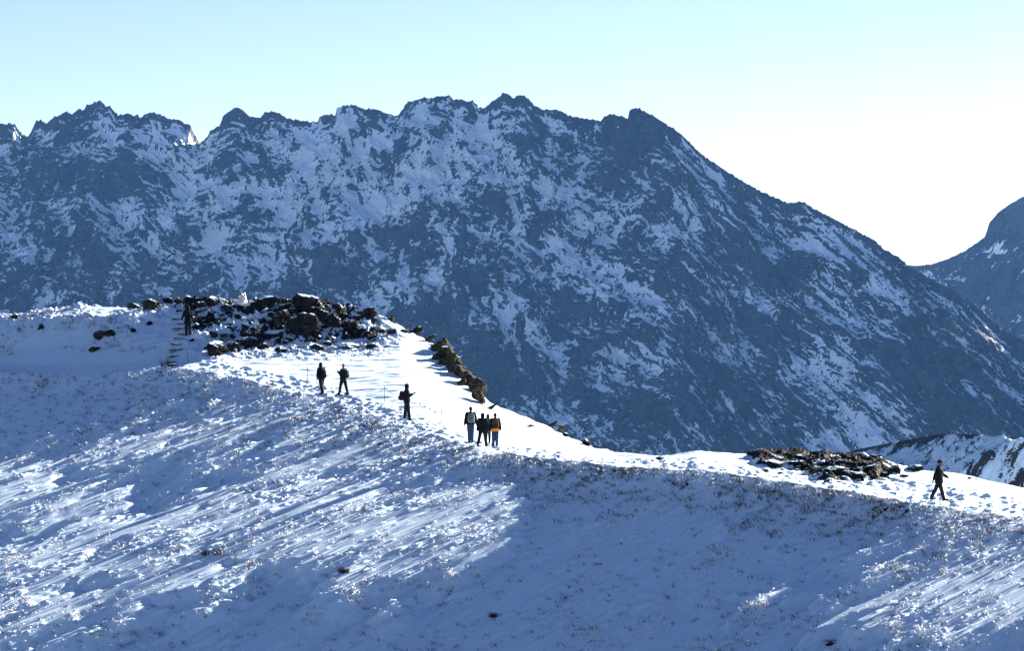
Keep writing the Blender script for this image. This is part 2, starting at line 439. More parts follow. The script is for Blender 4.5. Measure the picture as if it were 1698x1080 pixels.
# dark blades
def blades(P, n, hmin, hmax, g, width=.011, spread=.09):
    m = len(P)*n
    base = np.repeat(P, n, 0) + np.stack([g.normal(0, spread, m), g.normal(0, spread, m), np.full(m, -.03)], 1)
    h = g.uniform(hmin, hmax, m); ang = g.uniform(0, 2*math.pi, m); lean = g.normal(0, .40, (m, 2)); lean[:,0] -= .50; lean[:,1] -= .35
    d = np.stack([np.cos(ang), np.sin(ang), 0*ang], 1)*width
    mid = base + np.stack([lean[:,0]*h*.35, lean[:,1]*h*.35, h*.6], 1)
    top = base + np.stack([lean[:,0]*h, lean[:,1]*h, h], 1)
    v = np.stack([base-d, base+d, mid+d*.8, top, mid-d*.8], 1)
    v[:,2] = mid + d*.8; v[:,4] = mid - d*.8
    idx = np.arange(m)*5
    q = np.stack([idx, idx+1, idx+2, idx+4], 1); t = np.stack([idx+4, idx+2, idx+3, idx+3], 1)
    tri = np.concatenate([np.stack([idx,idx+1,idx+2],1), np.stack([idx,idx+2,idx+4],1), np.stack([idx+4,idx+2,idx+3],1)])
    return v.reshape(-1,3), tri
sel = u_ < pr_dark
v, f = blades(P[sel], 9, .05, .21, g, .010, .10)
tag(mesh_np('dry_grass', v, f, M['heather'], False), kind='stuff')
# low dark shrubs that stand alone
def shrub(px_, py_, w_, h_, label):
    p, _ = hit(px_, py_ + h_*.4); m_ = p.y/F; gg = np.random.default_rng(int(px_))
    n_ = 24; q = np.stack([gg.uniform(-w_*m_*.5, w_*m_*.5, n_), gg.normal(0, w_*m_*.14, n_), gg.uniform(-.04, .02, n_)], 1)
    v_, f_ = blades(q, 5, h_*m_*.25, h_*m_*1.25, gg, .011, .06)
    f1, f2 = f_[:int(len(f_)*.8)], None
    root = empty('shrub', p); tag(root, label, 'shrub', 'dark shrubs in the snow')
    mesh_np('twigs', v_, f_, M['twig'], False, root)
# rime lumps: squashed octahedra in clusters
def lumps(P, n, r0, r1, spread, g):
    m = len(P)*n
    c = np.repeat(P, n, 0) + np.stack([g.normal(0, spread, m), g.normal(0, spread, m), np.abs(g.normal(.02, spread*.6, m))], 1)
    r = g.uniform(r0, r1, m)
    D = np.array([[1,0,0],[0,1,0],[-1,0,0],[0,-1,0],[0,0,1],[0,0,-1]], float)
    rot = g.uniform(0, 6.28, m); cz, sz = np.cos(rot), np.sin(rot)
    v = np.repeat(D[None], m, 0)*g.uniform(.6, 1.4, (m, 6, 1))*r[:,None,None]
    x = v[...,0]*cz[:,None]-v[...,1]*sz[:,None]; y = v[...,0]*sz[:,None]+v[...,1]*cz[:,None]
    v = np.stack([x, y, v[...,2]*.9], -1) + c[:,None,:]
    T = np.array([[0,1,4],[1,2,4],[2,3,4],[3,0,4],[1,0,5],[2,1,5],[3,2,5],[0,3,5]])
    f = (np.arange(m)*6)[:,None,None] + T[None]
    return v.reshape(-1,3), f.reshape(-1,3)
shrub(352, 915, 44, 15, 'widest dark shrub sticking out of the lower slope, left of centre')
shrub(571, 946, 13, 11, 'small olive shrub on the sunlit lower slope below the first pair of walkers')
shrub(1378, 1066, 17, 12, 'small dark shrub at the bottom of the slope under the dark outcrop')
shrub(283, 603, 26, 14, 'dark twiggy shrub beside the foot of the snowy steps')
shrub(818, 1021, 8, 9, 'tiny dark shrub alone on the shaded slope below the four walkers')
u2 = g.uniform(size=len(px)); sel = u2 < pr_rime
v, f = lumps(P[sel], 4, .014, .046, .08, g)
hi_ = (g.uniform(size=len(px)) < (r_ < -.1)*(.03 + .16*th*cl + .05*dlip)); Ph = P[hi_] + np.stack([0*P[hi_][:,0], 0*P[hi_][:,0], g.uniform(.08, .22, hi_.sum())], 1)
v2, f2 = lumps(Ph, 3, .016, .042, .055, g); f = np.concatenate([f, f2 + len(v)]); v = np.concatenate([v, v2])
tag(mesh_np('frosted_grass', v, f, M['rime'], True), kind='stuff')

# ------------------------------------------------------------------ mountains
main_crest = """-300,215 -150,190 -60,215 0,206 17,204 25,207 38,222 46,228 52,218 60,200 68,198 78,205 90,193 100,190 112,184 120,190 130,180 140,181 145,173 155,171
166,166 171,170 175,176 181,174 190,185 197,191 213,187 222,192 229,190 232,195 247,186 262,188 270,191 280,197 298,198 306,205 316,206 322,222
328,233 331,238 343,228 350,215 364,209 370,192 382,183 391,177 402,182 415,193 433,195 438,186 452,184 465,188 475,196 485,197 500,200 527,202
530,193 543,189 556,191 559,178 575,174 590,174 600,180 625,181 640,187 650,190 660,192 668,180 676,168 690,166 703,161 715,162 730,159 745,158
752,164 765,165 775,168 784,166 790,172 795,178 805,178 815,169 825,162 835,153 843,156 851,163 858,158 870,158 880,168 890,177 900,181 915,182
925,181 938,188 950,193 970,196 995,200 1003,192 1015,189 1030,192 1041,197 1043,184 1052,178 1060,180 1070,185 1085,193 1100,203 1120,215
1140,232 1152,245 1165,257 1185,270 1205,284 1220,293 1240,305 1260,316 1280,325 1300,334 1315,337 1325,333 1335,336 1350,346 1375,359 1400,372
1425,385 1450,398 1465,413 1480,421 1495,430 1505,441 1530,455 1555,470 1585,485 1610,500 1635,522 1660,543 1680,557 1698,565 1850,640 2100,720"""
def parse(s): return np.array([[float(q) for q in p.split(',')] for p in s.split()])
def mountain(name, crest, Dfun, px0, px1, step, nrow, base_z, depth, seed, amp, snow_fn, material, jag=3.0):
    cp = np.arange(px0, px1, step); a = (cp-CXP)/F
    Dc = Dfun(cp)
    pyc = np.interp(cp, crest[:,0], crest[:,1]) + jag*perlin(cp/7, cp*0, seed+90) + jag*1.0*perlin(cp/3.3, cp*0, seed+91) + jag*.5*np.abs(perlin(cp/2, cp*0, seed+92))
    zc = -(pyc-CYP)/F*Dc
    kk = np.arange(-90, 91); wk = np.exp(-.5*(kk*step/34)**2); wk /= wk.sum()
    zs = np.convolve(np.pad(zc, 90, 'edge'), wk, 'valid')
    t = np.concatenate([np.linspace(-1, 0, 24)[:-1], np.linspace(0, 1, nrow)])[:,None]
    tf = np.maximum(t, 0)
    XX = (a*Dc)[None,:] + 0*t
    y = Dc[None,:] - depth*(tf**1.05) + 600*np.maximum(-t, 0)
    z0 = zs[None,:] + (base_z-zs[None,:])*tf**.93 + (base_z-zs[None,:])*np.maximum(-t,0)**.85
    z = z0 + (zc-zs)[None,:]*np.exp(-np.abs(z0-zs[None,:])/38)
    Sl = np.abs(zs[None,:]-z0)*1.35
    diag = Sl*.45
    x1 = XX + 35*fbm(XX/260, Sl/260, seed+1, 3)
    s1 = Sl + 25*fbm(XX/170, Sl/170, seed+5, 3)
    d = 0
    d = d + 26*ridged((x1 - diag)/150, s1/420, seed+10, 2)
    r2 = ridged((x1 + .3*s1)/62, (s1 - .3*x1)/120, seed+20, 3); d = d + 21*r2
    xw = x1 + 12*fbm(x1/40, s1/40, seed+33, 3); sw = s1 + 12*fbm(x1/38, s1/42, seed+36, 3)
    r3 = ridged((xw - .5*sw)/30, sw/46, seed+30, 4, .58); d = d + 10*r3
    d = d + 3.2*fbm((xw+.35*sw)/13, (sw-.35*xw)/9, seed+40, 4, .62)
    d = (d-40)*amp
    edge = .10+.90*sstep(0, 70, Sl)
    ang = math.atan2(depth, 480)
    y2 = y - d*edge*math.cos(ang-.25)*.9; z2 = z + d*edge*math.sin(ang-.25)*.35*sstep(5,60,Sl)
    # slope facing factor from the finished sheet
    gz_s = np.gradient(z2, axis=0); gy_s = np.gradient(y2, axis=0)
    gz_c = np.gradient(z2, axis=1); gy_c = np.gradient(y2, axis=1); gx_c = np.gradient(XX, axis=1)
    # rows run downward: tangent_s=(0,gy_s,gz_s), tangent_c=(gx_c,gy_c,gz_c)
    nx = gy_s*gz_c - gz_s*gy_c; ny = gz_s*gx_c; nzv = -gy_s*gx_c
    L = np.sqrt(nx*nx+ny*ny+nzv*nzv)+1e-9; up = np.abs(nzv)/L
    ppx = CXP + F*XX/y2; ppy = CYP - F*z2/y2
    x2 = XX + 16*fbm(XX/48, Sl/48, seed+50, 3) + 5*perlin(XX/14, Sl/14, seed+54); s2 = Sl + 16*fbm(XX/52, Sl/44, seed+55, 3) + 5*perlin(XX/13, Sl/15, seed+58)
    wR = sstep(820, 1180, ppx); wL = 1-sstep(250, 520, ppx)
    q1 = fbm((x2+.5*s2)/34, (s2-.35*x2)/8, seed+60, 5, .62)
    q2 = fbm((x2-s2)/15, (x2+s2)/75, seed+65, 5, .62)
    q3 = fbm((x2-.12*s2)/11, s2/60, seed+70, 5, .62)
    q4 = fbm(x2/7, s2/6, seed+74, 4, .65)
    patch = fbm(XX/85, Sl/70, seed+80, 3, .5); field = sstep(.10, .34, fbm(x2/38, s2/34, seed+85, 3, .5) + .5*(snow_fn(ppx, ppy)-.45))
    crack = np.minimum(np.abs(fbm(x2/30, s2/70, seed+87, 4, .6)), np.abs(fbm((x2+s2)/60, (s2-x2)/34, seed+93, 4, .6)))
    lines = (.75*q1*(.62+.75*wL) + .68*q2*wR + 1.05*q3*(1-wR)*(1-.5*wL))
    snow = .47 + .75*(up-.62) + lines*(1-.45*field) + .42*q4 + .42*fbm(x2/2.8, s2/2.0, seed+77, 3, .65) + .22*(ridged((x2+.3*s2)/16, (s2-.3*x2)/6.5, seed+97, 3, .6)-1.1) + .75*patch + 1.05*(snow_fn(ppx, ppy)-.5) + .30*field - .75*(1-sstep(0, .038, crack))*sstep(-.3, .1, patch) - .55*(1-sstep(3, 16, Sl + 9*q4))
    vein = np.maximum(1-sstep(0, .045, np.abs(fbm(x2/16, s2/24, seed+120, 4, .6))), (1-sstep(0, .05, np.abs(fbm(x2/9+s2/60, s2/55, seed+125, 4, .6))))*(1-.6*wR))
    vein = np.maximum(vein, (1-sstep(0, .045, np.abs(fbm((x2-s2)/14, (x2+s2)/60, seed+131, 4, .6))))*wR)
    snow = snow + .34*vein*sstep(-.1, .25, q4 + .5*patch + (snow_fn(ppx, ppy)-.2))
    snow = snow - .15*(r2-r2.mean())/r2.std() - .13*(r3-r3.mean())/r3.std()
    v = np.stack([XX, y2, z2], -1).reshape(-1,3)
    nr = t.shape[0]
    o = mesh_np(name, v, grid_faces(nr, len(cp))[:, ::-1], material, attrs={'snow': snow.ravel()})
    return o
sn_c = [-100,0,100,200,330,420,560,700,800,900,1000,1080,1150,1250,1350,1450,1560,1700]
sn_r = [150,200,250,300,350,420,480,540,600,680,760]
SN = [
 [.3,.3,.3,.3,.3,.35,.5,.55,.4,.4,.3,.5,.6,.3,.3,.3,.3,.3],
 [.3,.3,.2,.2,.25,.35,.6,.7,.55,.4,.35,.3,.6,.3,.3,.3,.3,.3],
 [.35,.4,.3,.3,.4,.6,.8,.7,.65,.5,.45,.3,.45,.5,.3,.3,.3,.3],
 [.35,.4,.3,.3,.5,.7,.8,.7,.7,.75,.5,.35,.3,.3,.35,.3,.3,.3],
 [.25,.3,.3,.5,.6,.75,.65,.55,.55,.6,.5,.4,.35,.35,.35,.3,.3,.3],
 [.2,.35,.45,.45,.45,.45,.35,.35,.45,.45,.45,.4,.3,.35,.25,.2,.3,.3],
 [.1,.2,.2,.2,.25,.35,.35,.4,.4,.4,.35,.45,.3,.35,.25,.25,.3,.2],
 [.1,.1,.1,.1,.1,.2,.35,.35,.25,.3,.4,.5,.35,.3,.3,.1,.3,.2],
 [.1,.1,.1,.1,.1,.1,.2,.2,.1,.25,.45,.35,.35,.3,.4,.2,.2,.2],
 [.1,.1,.1,.1,.1,.1,.1,.1,.1,.25,.3,.3,.4,.25,.45,.3,.15,.1],
 [.1,.1,.1,.1,.1,.1,.1,.1,.1,.2,.2,.2,.35,.2,.45,.4,.1,.1]]
sf = lambda x, y: gtable(np.clip(x,-100,1700), np.clip(y,150,760), sn_c, sn_r, SN)
mt = mountain('mountain', parse(main_crest), lambda p: np.interp(p, [-300,1000,1700,2100], [3450,3000,2450,2200]),
              -300, 2050, 1.25, 560, -270, 560, 500, 1.0, sf, M['mountain'])
tag(mt, kind='structure')
far_crest = parse("1300,520 1420,470 1480,445 1505,440 1520,441 1545,438 1570,430 1600,416 1620,402 1633,393 1640,370 1655,352 1675,338 1698,325 1750,300 1900,260 2200,300")
mt2 = mountain('distant_mountain', far_crest, lambda p: np.interp(p, [1300,2200],[4500,3700]), 1350, 2150, 2.0, 330, -270, 650, 900, .8,
               lambda x, y: .0*x+.0, M['mountain'], 1.4)
tag(mt2, kind='structure')

# hill on the right
hc = parse("1330,790 1360,768 1380,758 1420,746 1470,736 1530,725 1575,718 1600,720 1640,722 1698,727 1800,735 1960,750")
hl = parse("1330,800 1400,772 1470,790 1520,800 1545,778 1570,765 1600,752 1645,738 1660,731 1698,729 1800,738 1960,753")
cp = np.arange(1330, 1960, 1.2); a_ = (cp-CXP)/F
Dc = np.interp(cp, [1330,1960],[640,430.])
pc = np.interp(cp, hc[:,0], hc[:,1]); jit = .9*perlin(cp/9, cp*0, 301) + .5*perlin(cp/3.5, cp*0, 302)
pl = np.maximum(np.interp(cp, hl[:,0], hl[:,1]), pc+1.2)
zc = -(pc-CYP)/F*Dc
Dl = Dc - np.interp(cp, [1330,1500,1645,1700,1960],[42,55,16,3,3]); kz_ = np.exp(-.5*(np.arange(-40,41)/14)**2); kz_ /= kz_.sum(); Dl = np.convolve(np.pad(Dl, 40, 'edge'), kz_, 'valid'); zl = -(pl-CYP)/F*Dl
t = np.concatenate([np.linspace(-60,0,12)[:-1], np.linspace(0,1,110)[:-1], 1+np.linspace(0,1,230)])[:,None]
y = np.where(t<0, Dc-t*2, np.where(t<1, Dc+(Dl-Dc)*t, Dl-(t-1)*75))
z = np.where(t<0, zc+t*.9, np.where(t<1, zc+(zl-zc)*t, zl-(t-1)*75*.62))
xx = a_*Dc + 0*t
inr = sstep(0,.25,np.abs(t)); z = z - (jit*Dc/F)[None,:]*np.exp(-np.abs(t)*9)
ks = np.exp(-.5*(np.arange(-30,31)/11)**2); ks /= ks.sum()
z = z + inr*(.9*fbm(xx/9, y/9, 310, 4, .55) + .35*bumps(xx/1.6, y/1.8, 320, .6))
rel = (t > 1)
sn = .5 + .30*fbm(xx/4, y/5, 330, 4, .65) + np.where(rel, .17 + .35*fbm(xx/1.6, y/2.2, 361, 3, .7) + .22*fbm((xx+y*.9)/5, (y*.9-xx)/9, 341, 5, .7) - .12 + .22*fbm(xx/20, y/20, 345, 2), .13 - .42*np.exp(-((t-.03)/.12)**2) + .3*fbm(xx/1.7, y/5, 351, 3, .7))
hill = mesh_np('hill', np.stack([xx, y, z], -1).reshape(-1,3), grid_faces(len(t), len(cp))[:, ::-1], None or M['mountain'], attrs={'snow': sn.ravel()})
hm = mountain_mat('hill_heather_and_snow', (.008,.008,.010), (.026,.020,.020), SNOW, 1.5, 1.2); hill.data.materials[0] = hm
tag(hill, kind='structure')

# valley floor, to the horizon
bm = bmesh.new(); bmesh.ops.create_circle(bm, cap_ends=True, segments=64, radius=9000)
me = bpy.data.meshes.new('valley_floor'); bm.to_mesh(me); bm.free(); me.materials.append(M['valley'])
vf = bpy.data.objects.new('valley_floor', me); COL.objects.link(vf); vf.location = (0, 2500, -265); tag(vf, kind='structure')

# ------------------------------------------------------------------ boulders
def rock_mesh(seed, angular=1.0, sub=4):
    g = np.random.default_rng(seed)
    bm = bmesh.new(); bmesh.ops.create_icosphere(bm, subdivisions=sub, radius=1)
    P = np.array([v.co[:] for v in bm.verts])
    nrm = g.normal(size=(13, 3)); nrm /= np.linalg.norm(nrm, axis=1)[:,None]; off = g.uniform(.52, .95, 13)
    dt = P @ nrm.T
    r = np.min(np.where(dt > .05, off/np.maximum(dt, .05), 9), 1); r = np.minimum(r, 1.15)
    n3 = fbm(P[:,0]*2+P[:,2]*1.3+seed, P[:,1]*2-P[:,2]*1.7, seed, 4, .6)
    n4 = fbm(P[:,0]*6+P[:,2]*5+seed, P[:,1]*6-P[:,2]*4, seed+9, 3, .6)
    P = P*(r + .20*n3 + .07*n4)[:,None]
    for v, p in zip(bm.verts, P): v.co = p
    me = bpy.data.meshes.new('boulder'); bm.to_mesh(me); bm.free()
    for p in me.polygons: p.use_smooth = True
    me.set_sharp_from_angle(angle=R(38))
    return me
ROCKS = [rock_mesh(700+k, sub=3) for k in range(10)]
ROCKB = [rock_mesh(800+k, sub=4) for k in range(5)]
_cache = {}
def rock_data(src, matname):
    key = (src.name, matname)
    if key not in _cache:
        m = src.copy(); m.materials.clear(); m.materials.append(M[matname]); _cache[key] = m
    return _cache[key]
def boulder(px, py, w, h, matname='rock', name='boulder', label=None, group=None, cat='boulder', tilt=0, dep=None, big=False, push=0, k=None):
    """px,py: centre of the visible rock; w,h full size in photo px"""
    p, r = hit(px, py + h*.35)
    D = min(p.y, float(np.interp(px, colpx, crestD)) + .4); m = D/F
    k = random.randrange(1000) if k is None else k
    src = ROCKB[k % 5] if big else ROCKS[k % 10]
    o = bpy.data.objects.new(name, rock_data(src, matname)); COL.objects.link(o)
    sx = w*m*.56; sz = h*m*.60; sy = dep*m if dep else (sx+sz)*.5
    o.location = (( px-CXP)/F*D, D + sy*.2 + push, -(py-CYP)/F*D - h*m*.04)
    o.scale = (sx, sy, sz); o.rotation_euler = (random.uniform(-.25,.25), -tilt + random.uniform(-.08,.08), random.uniform(-.4,.4))
    tag(o, label, cat, group)
    return o

# distinct rocks: px, py, w, h, material, big, tilt, label
BIG = [
 (434,502,42,21,'rock',1,0,'broad black boulder on the knoll skyline, just right of the snow-capped cairn'),
 (458,498,16,12,'rock',0,0,'small pointed rock on the skyline right beside the broad black boulder'),
 (512,505,46,27,'rock',1,0,'tallest dark boulder of the knoll skyline, humped like a fist'),
 (533,521,30,26,'rock',1,.5,'dark boulder leaning against the right flank of the tallest skyline boulder'),
 (495,537,40,38,'rock',1,.3,'largest black slab in the middle of the knoll front'),
 (463,528,26,30,'rock',1,-.1,'rounded black boulder left of the largest slab, snow seam between them'),
 (454,551,34,11,'rock_snowy',0,0,'long low ledge of rock under the rounded black boulder'),
 (478,512,26,18,'rock_snowy',1,.5,'snow-topped sloping rock between the two biggest skyline boulders'),
 (552,530,26,22,'rock',1,.3,'dark block below the leaning skyline boulder'),
 (562,518,18,17,'rock',0,0,'upright dark rock on the skyline in the gap right of the tall boulders'),
 (600,518,36,18,'rock_snowy',1,.2,'snow-dusted boulder at the right end of the knoll skyline'),
 (617,521,18,11,'rock',0,.4,'last low dark rock where the knoll skyline starts to drop'),
 (361,581,40,24,'rock',1,0,'big black boulder at the lower left foot of the knoll'),
 (389,577,22,18,'rock',0,0,'black rock touching the right side of the lower left foot boulder'),
 (410,569,30,22,'rock',1,0,'blocky black boulder, third from the left along the foot of the knoll'),
 (437,574,22,13,'rock',0,0,'low black rock right of the blocky boulder at the knoll foot'),
 (419,546,26,22,'rock_snowy',1,0,'snow-streaked boulder below the cairn, halfway down the knoll'),
 (370,556,12,11,'rock',0,0,'lone rounded dark stone in snow above the lower left foot boulder'),
 (386,558,14,10,'rock',0,0,'dark stone next to the lone rounded one on the snowy knoll front'),
 (578,574,38,13,'rock_snowy',0,-.2,'long flat snow-dusted rock at the lower right foot of the knoll'),
 (612,574,18,10,'rock',0,0,'rightmost dark rock on the foot of the knoll, at the edge of the bright snowfield'),
 (528,577,24,11,'rock',0,0,'half buried dark rock where the knoll meets the middle of the snowfield'),
 (547,562,20,13,'rock_snowy',0,.2,'rock with a white cap standing proud near the lower right of the knoll'),
 (600,549,18,13,'rock',0,0,'squarish dark rock in the snow patch right of the big boulders'),
 (615,556,20,11,'rock',0,.2,'dark rock just below the squarish one on the right of the knoll'),
 (632,548,13,10,'rock_brown',0,0,'olive brown stone in snow on the right shoulder of the knoll'),
 (649,530,15,10,'rock',0,.3,'dark rock perched on the right shoulder skyline above a snow chute'),
 (648,549,15,13,'rock',0,0,'dark rock in the snow chute beneath the perched shoulder rock'),
 (671,549,15,10,'rock',0,.3,'tilted dark rock on the skyline between the chute and the pointed rock'),
 (690,549,22,14,'rock',0,0,'pointed rock like a small tooth on the descending skyline'),
 (711,562,22,8,'rock',0,.6,'thin dark rock edge linking the pointed tooth to the brown crag'),
 (223,508,24,10,'rock_brown',0,-.1,'low brown rock at the far left end of the rocky skyline'),
 (252,507,32,18,'rock_brown',1,0,'big square brown boulder on the skyline left of the steps'),
 (279,499,18,11,'rock',0,0,'dark rock on the skyline just right of the square brown boulder'),
 (296,499,18,10,'rock',0,0,'dark rock on the skyline directly above the top of the steps'),
 (311,495,14,10,'rock',0,0,'highest small rock on the skyline above the person on the steps'),
 (329,498,14,12,'rock',0,0,'pointed dark rock on the skyline right of the steps'),
 (354,501,24,15,'rock',1,0,'snow-rimmed dark boulder on the skyline between steps and cairn'),
 (377,509,18,11,'rock',0,0,'low dark rock in the skyline dip left of the cairn'),
 (165,557,24,19,'rock_brown',1,0,'brownish boulder alone in the snow bank left of the steps'),
 (181,553,18,13,'rock',0,0,'black rock touching the lone brownish boulder in the left snow bank'),
 (157,579,23,9,'rock_brown',0,.2,'wedge of rock under a snow lip below the lone brownish boulder'),
 (68,543,13,9,'rock',0,0,'dark rock at the left end of the snow hollow'),
 (25,526,17,8,'rock',0,0,'flat dark rock near the top of the bank at the left edge'),
 (221,548,12,8,'rock_brown',0,0,'olive tussock-sized rock on the bank left of the steps'),
 (247,537,9,9,'rock',0,0,'small dark rock marking the left side of the steps'),
 (734,571,26,15,'rock_brown',1,.4,'dark mossy top block of the brown crag'),
 (745,582,20,17,'rock_brown',1,.5,'pale pinkish block on the outer edge of the brown crag'),
 (731,588,20,17,'rock_brown',1,.3,'olive block on the inner side of the brown crag above the snow strip'),
 (738,598,24,12,'rock_brown',1,.4,'flat olive slab under the inner block of the brown crag'),
 (753,597,22,24,'rock_brown',1,.7,'dark brown block on the outer edge, upper middle of the crag'),
 (760,608,24,16,'rock_brown',1,.7,'ochre slab in the middle of the crag, snow scrap below it'),
 (769,615,20,22,'rock_brown',1,.8,'narrow brown block on the outer edge in the lower half of the crag'),
 (780,628,24,26,'rock_brown',1,.8,'big ochre brown block low on the crag'),
 (789,638,18,26,'rock_brown',1,1.0,'steep brown slab above the foot of the crag'),
 (795,655,14,24,'rock_brown',1,1.1,'lowest slab of the crag, standing upright at its foot'),
 (759,620,9,7,'rock',0,0,'small reddish dark stone in the snow strip beside the crag'),
 (764,634,15,8,'rock_brown',0,.6,'low brown rock where the crag meets the bright snowfield'),
 (814,676,26,6,'rock_brown',0,.7,'thin brown strip of rock running down from the foot of the crag'),
 (913,707,26,8,'rock_brown',0,.45,'slanting brown slab on the snow edge right of the four walkers'),
 (928,715,18,8,'rock_brown',0,.7,'brown rock just below the slanting slab on the snow edge'),
 (939,722,11,9,'rock',0,.4,'dark rock on the snow edge, next down from the slanting brown slab'),
 (974,736,14,12,'rock',1,.2,'black rock with a white snow cap on the descending snow edge'),
 (987,742,12,5,'rock',0,.3,'lowest dark rock in the dip of the snow edge'),
 (881,706,12,6,'rock_snowy',0,0,'half buried rock in the bright snow right of the walkers'),
 (1095,760,14,6,'rock',0,0,'lone flat black rock on the snow crest in the middle of the ridge'),
 (1249,752,17,9,'rock',1,0,'rounded black boulder on the skyline left of the dark outcrop'),
 (1285,768,44,16,'rock',1,0,'long black block at the left end of the dark outcrop'),
 (1325,766,34,14,'rock',1,-.1,'black block under the skyline, second from the left in the outcrop'),
 (1385,780,40,24,'rock_snowy',1,0,'big snow-flecked block in the middle of the dark outcrop'),
 (1412,786,46,20,'rock',1,-.2,'widest black block at the lower front of the dark outcrop'),
 (1400,800,40,7,'rock',0,-.1,'low black ledge at the foot of the dark outcrop'),
 (1445,774,34,12,'rock_snowy',1,.2,'snow-dusted block tapering off the right side of the outcrop'),
 (1484,779,24,14,'rock',1,0,'separate black boulder right of the outcrop'),
 (1515,778,26,11,'rock',1,.1,'long black rock between the separate boulder and the walking man'),
 (1498,789,14,6,'rock',0,0,'small dark stone in trodden snow below the separate boulder'),
 (1608,793,8,4,'rock',0,0,'larger of two small stones in the snow right of the walking man'),
 (1618,795,5,3,'rock',0,0,'tiny stone, the right one of two in the snow right of the walking man'),
]
for n, (x_, y_, w_, h_, m_, b_, t_, lab) in enumerate(BIG):
    if 1255 < x_ < 1470: m_ = 'rock_bare'; h_ *= .62; y_ += 2
    if m_ == 'rock_brown' and 725 < x_ < 800: w_ *= 1.25; h_ *= 1.2; x_ -= 1; y_ += 2
    if 400 < x_ < 640 and y_ < 565: w_ *= 1.22; h_ *= 1.15; y_ += 1.5
    boulder(x_, y_, w_, h_, m_, 'boulder', lab, 'boulders of the ridge', 'boulder' if b_ else 'rock', t_, big=bool(b_), k=n*7)
def fill(n, seed, x0, x1, y0, y1, fn, wmin, wmax, label, group, keep=None):
    made = []
    g = random.Random(seed); c = 0; tries = 0
    while c < n and tries < 6000:
        tries += 1
        x_ = g.uniform(x0, x1); y_ = g.uniform(y0, y1)
        if g.random() > fn(x_, y_): continue
        p, r = hit(x_, y_)
        if r < 1.5 or p.y > np.interp(x_, colpx, crestD) + .8: continue
        w_ = wmin*(wmax/wmin)**(g.random()**1.4)
        made.append((w_, boulder(x_, y_, w_, w_*(g.uniform(.3, .55) if x0 > 1200 else g.uniform(.45, .85)), ('rock_bare' if x0 > 1200 else 'rock') if g.random() < (.85 if x0 > 1200 else .6) else 'rock_snowy', 'boulder', label, group, 'rock', g.uniform(-.5,.5), k=g.randrange(999))))
        c += 1
    made.sort(key=lambda q: -q[0])
    return [o for _, o in made[keep:]] if keep else []
kf = lambda x, y: float(gtable(np.array([x]), np.array([y]), kn_c, kn_r, KN)[0])**2 * (1 if x < 640 else .3)
of = lambda x, y: float(gtable(np.array([x]), np.array([y]), oc_c, oc_r, OC)[0])**2
rest = fill(175, 1, 290, 645, 494, 583, kf, 5, 20, 'one of the many small dark rocks jumbled between the big boulders of the knoll', 'small rocks of the knoll', 118)
fill(12, 4, 312, 352, 500, 545, lambda x, y: 1, 7, 15, 'one of the dark rocks stacked behind the person on the steps', 'rocks beside the steps')
rest += fill(170, 2, 1255, 1470, 757, 802, of, 4, 15, 'one of the small dark rocks packed between the blocks of the right outcrop', 'small rocks of the outcrop', 72)
bm = bmesh.new()
for o in rest:
    me = o.data.copy(); me.transform(Matrix.LocRotScale(o.location, o.rotation_euler, o.scale)); bm.from_mesh(me); bpy.data.meshes.remove(me); bpy.data.objects.remove(o)
me = bpy.data.meshes.new('rubble'); bm.to_mesh(me); bm.free(); me.materials.append(M['rock_bare'])
o = bpy.data.objects.new('rubble', me); COL.objects.link(o); tag(o, kind='stuff')
for x_, y_ in ((690,668),(697,671),(705,675),(713,679),(722,683)):
    boulder(x_, y_, 3.2, 2.6, 'rock', 'stone', 'one of five little dark stones in a row in the bright snow behind the walkers', 'row of stones', 'stone')

# steps up to the knoll
steps = [(288,601,46),(296,591,46),(300,580,48),(297,571,44),(303,562,46),(307,554,44),(303,546,46),(305,538,46),(297,530,44)]
snames = ['lowest','second lowest','third lowest','fourth lowest','middle','fourth highest','third highest','second highest','highest']
for k_, (x_, y_, w_) in enumerate(steps):
    p, r = hit(x_, y_); m_ = p.y/F; sw_ = random.uniform(.55, .9); x_ += random.uniform(-5, 6)
    bm = bmesh.new(); bmesh.ops.create_cube(bm, size=1)
    bmesh.ops.subdivide_edges(bm, edges=bm.edges[:], cuts=5, use_grid_fill=True)
    for v_ in bm.verts:
        c_ = v_.co; n_ = perlin(np.array([c_.x*6+k_*3.3]), np.array([c_.y*3+c_.z*3+k_]), 5)[0]
        c_.x *= w_*m_*sw_; c_.y *= .5; c_.z *= .055
        c_.z += n_*.05; c_.y += n_*.09
    bmesh.ops.bevel(bm, geom=[e for e in bm.edges if e.calc_face_angle(0) > 1], offset=.02, segments=2)
    me = bpy.data.meshes.new('stone_step'); bm.to_mesh(me); bm.free(); me.materials.append(M['rock_step'])
    for q in me.polygons: q.use_smooth = True
    o = bpy.data.objects.new('stone_step', me); COL.objects.link(o)
    o.location = ((x_-CXP)/F*p.y, p.y+.10, p.z-.02); o.rotation_euler = (0, random.uniform(-.07,.07), random.uniform(-.1,.2))
    tag(o, 'snow-covered stone step, the %s in the flight up to the knoll' % snames[k_], 'step', 'steps up to the knoll')

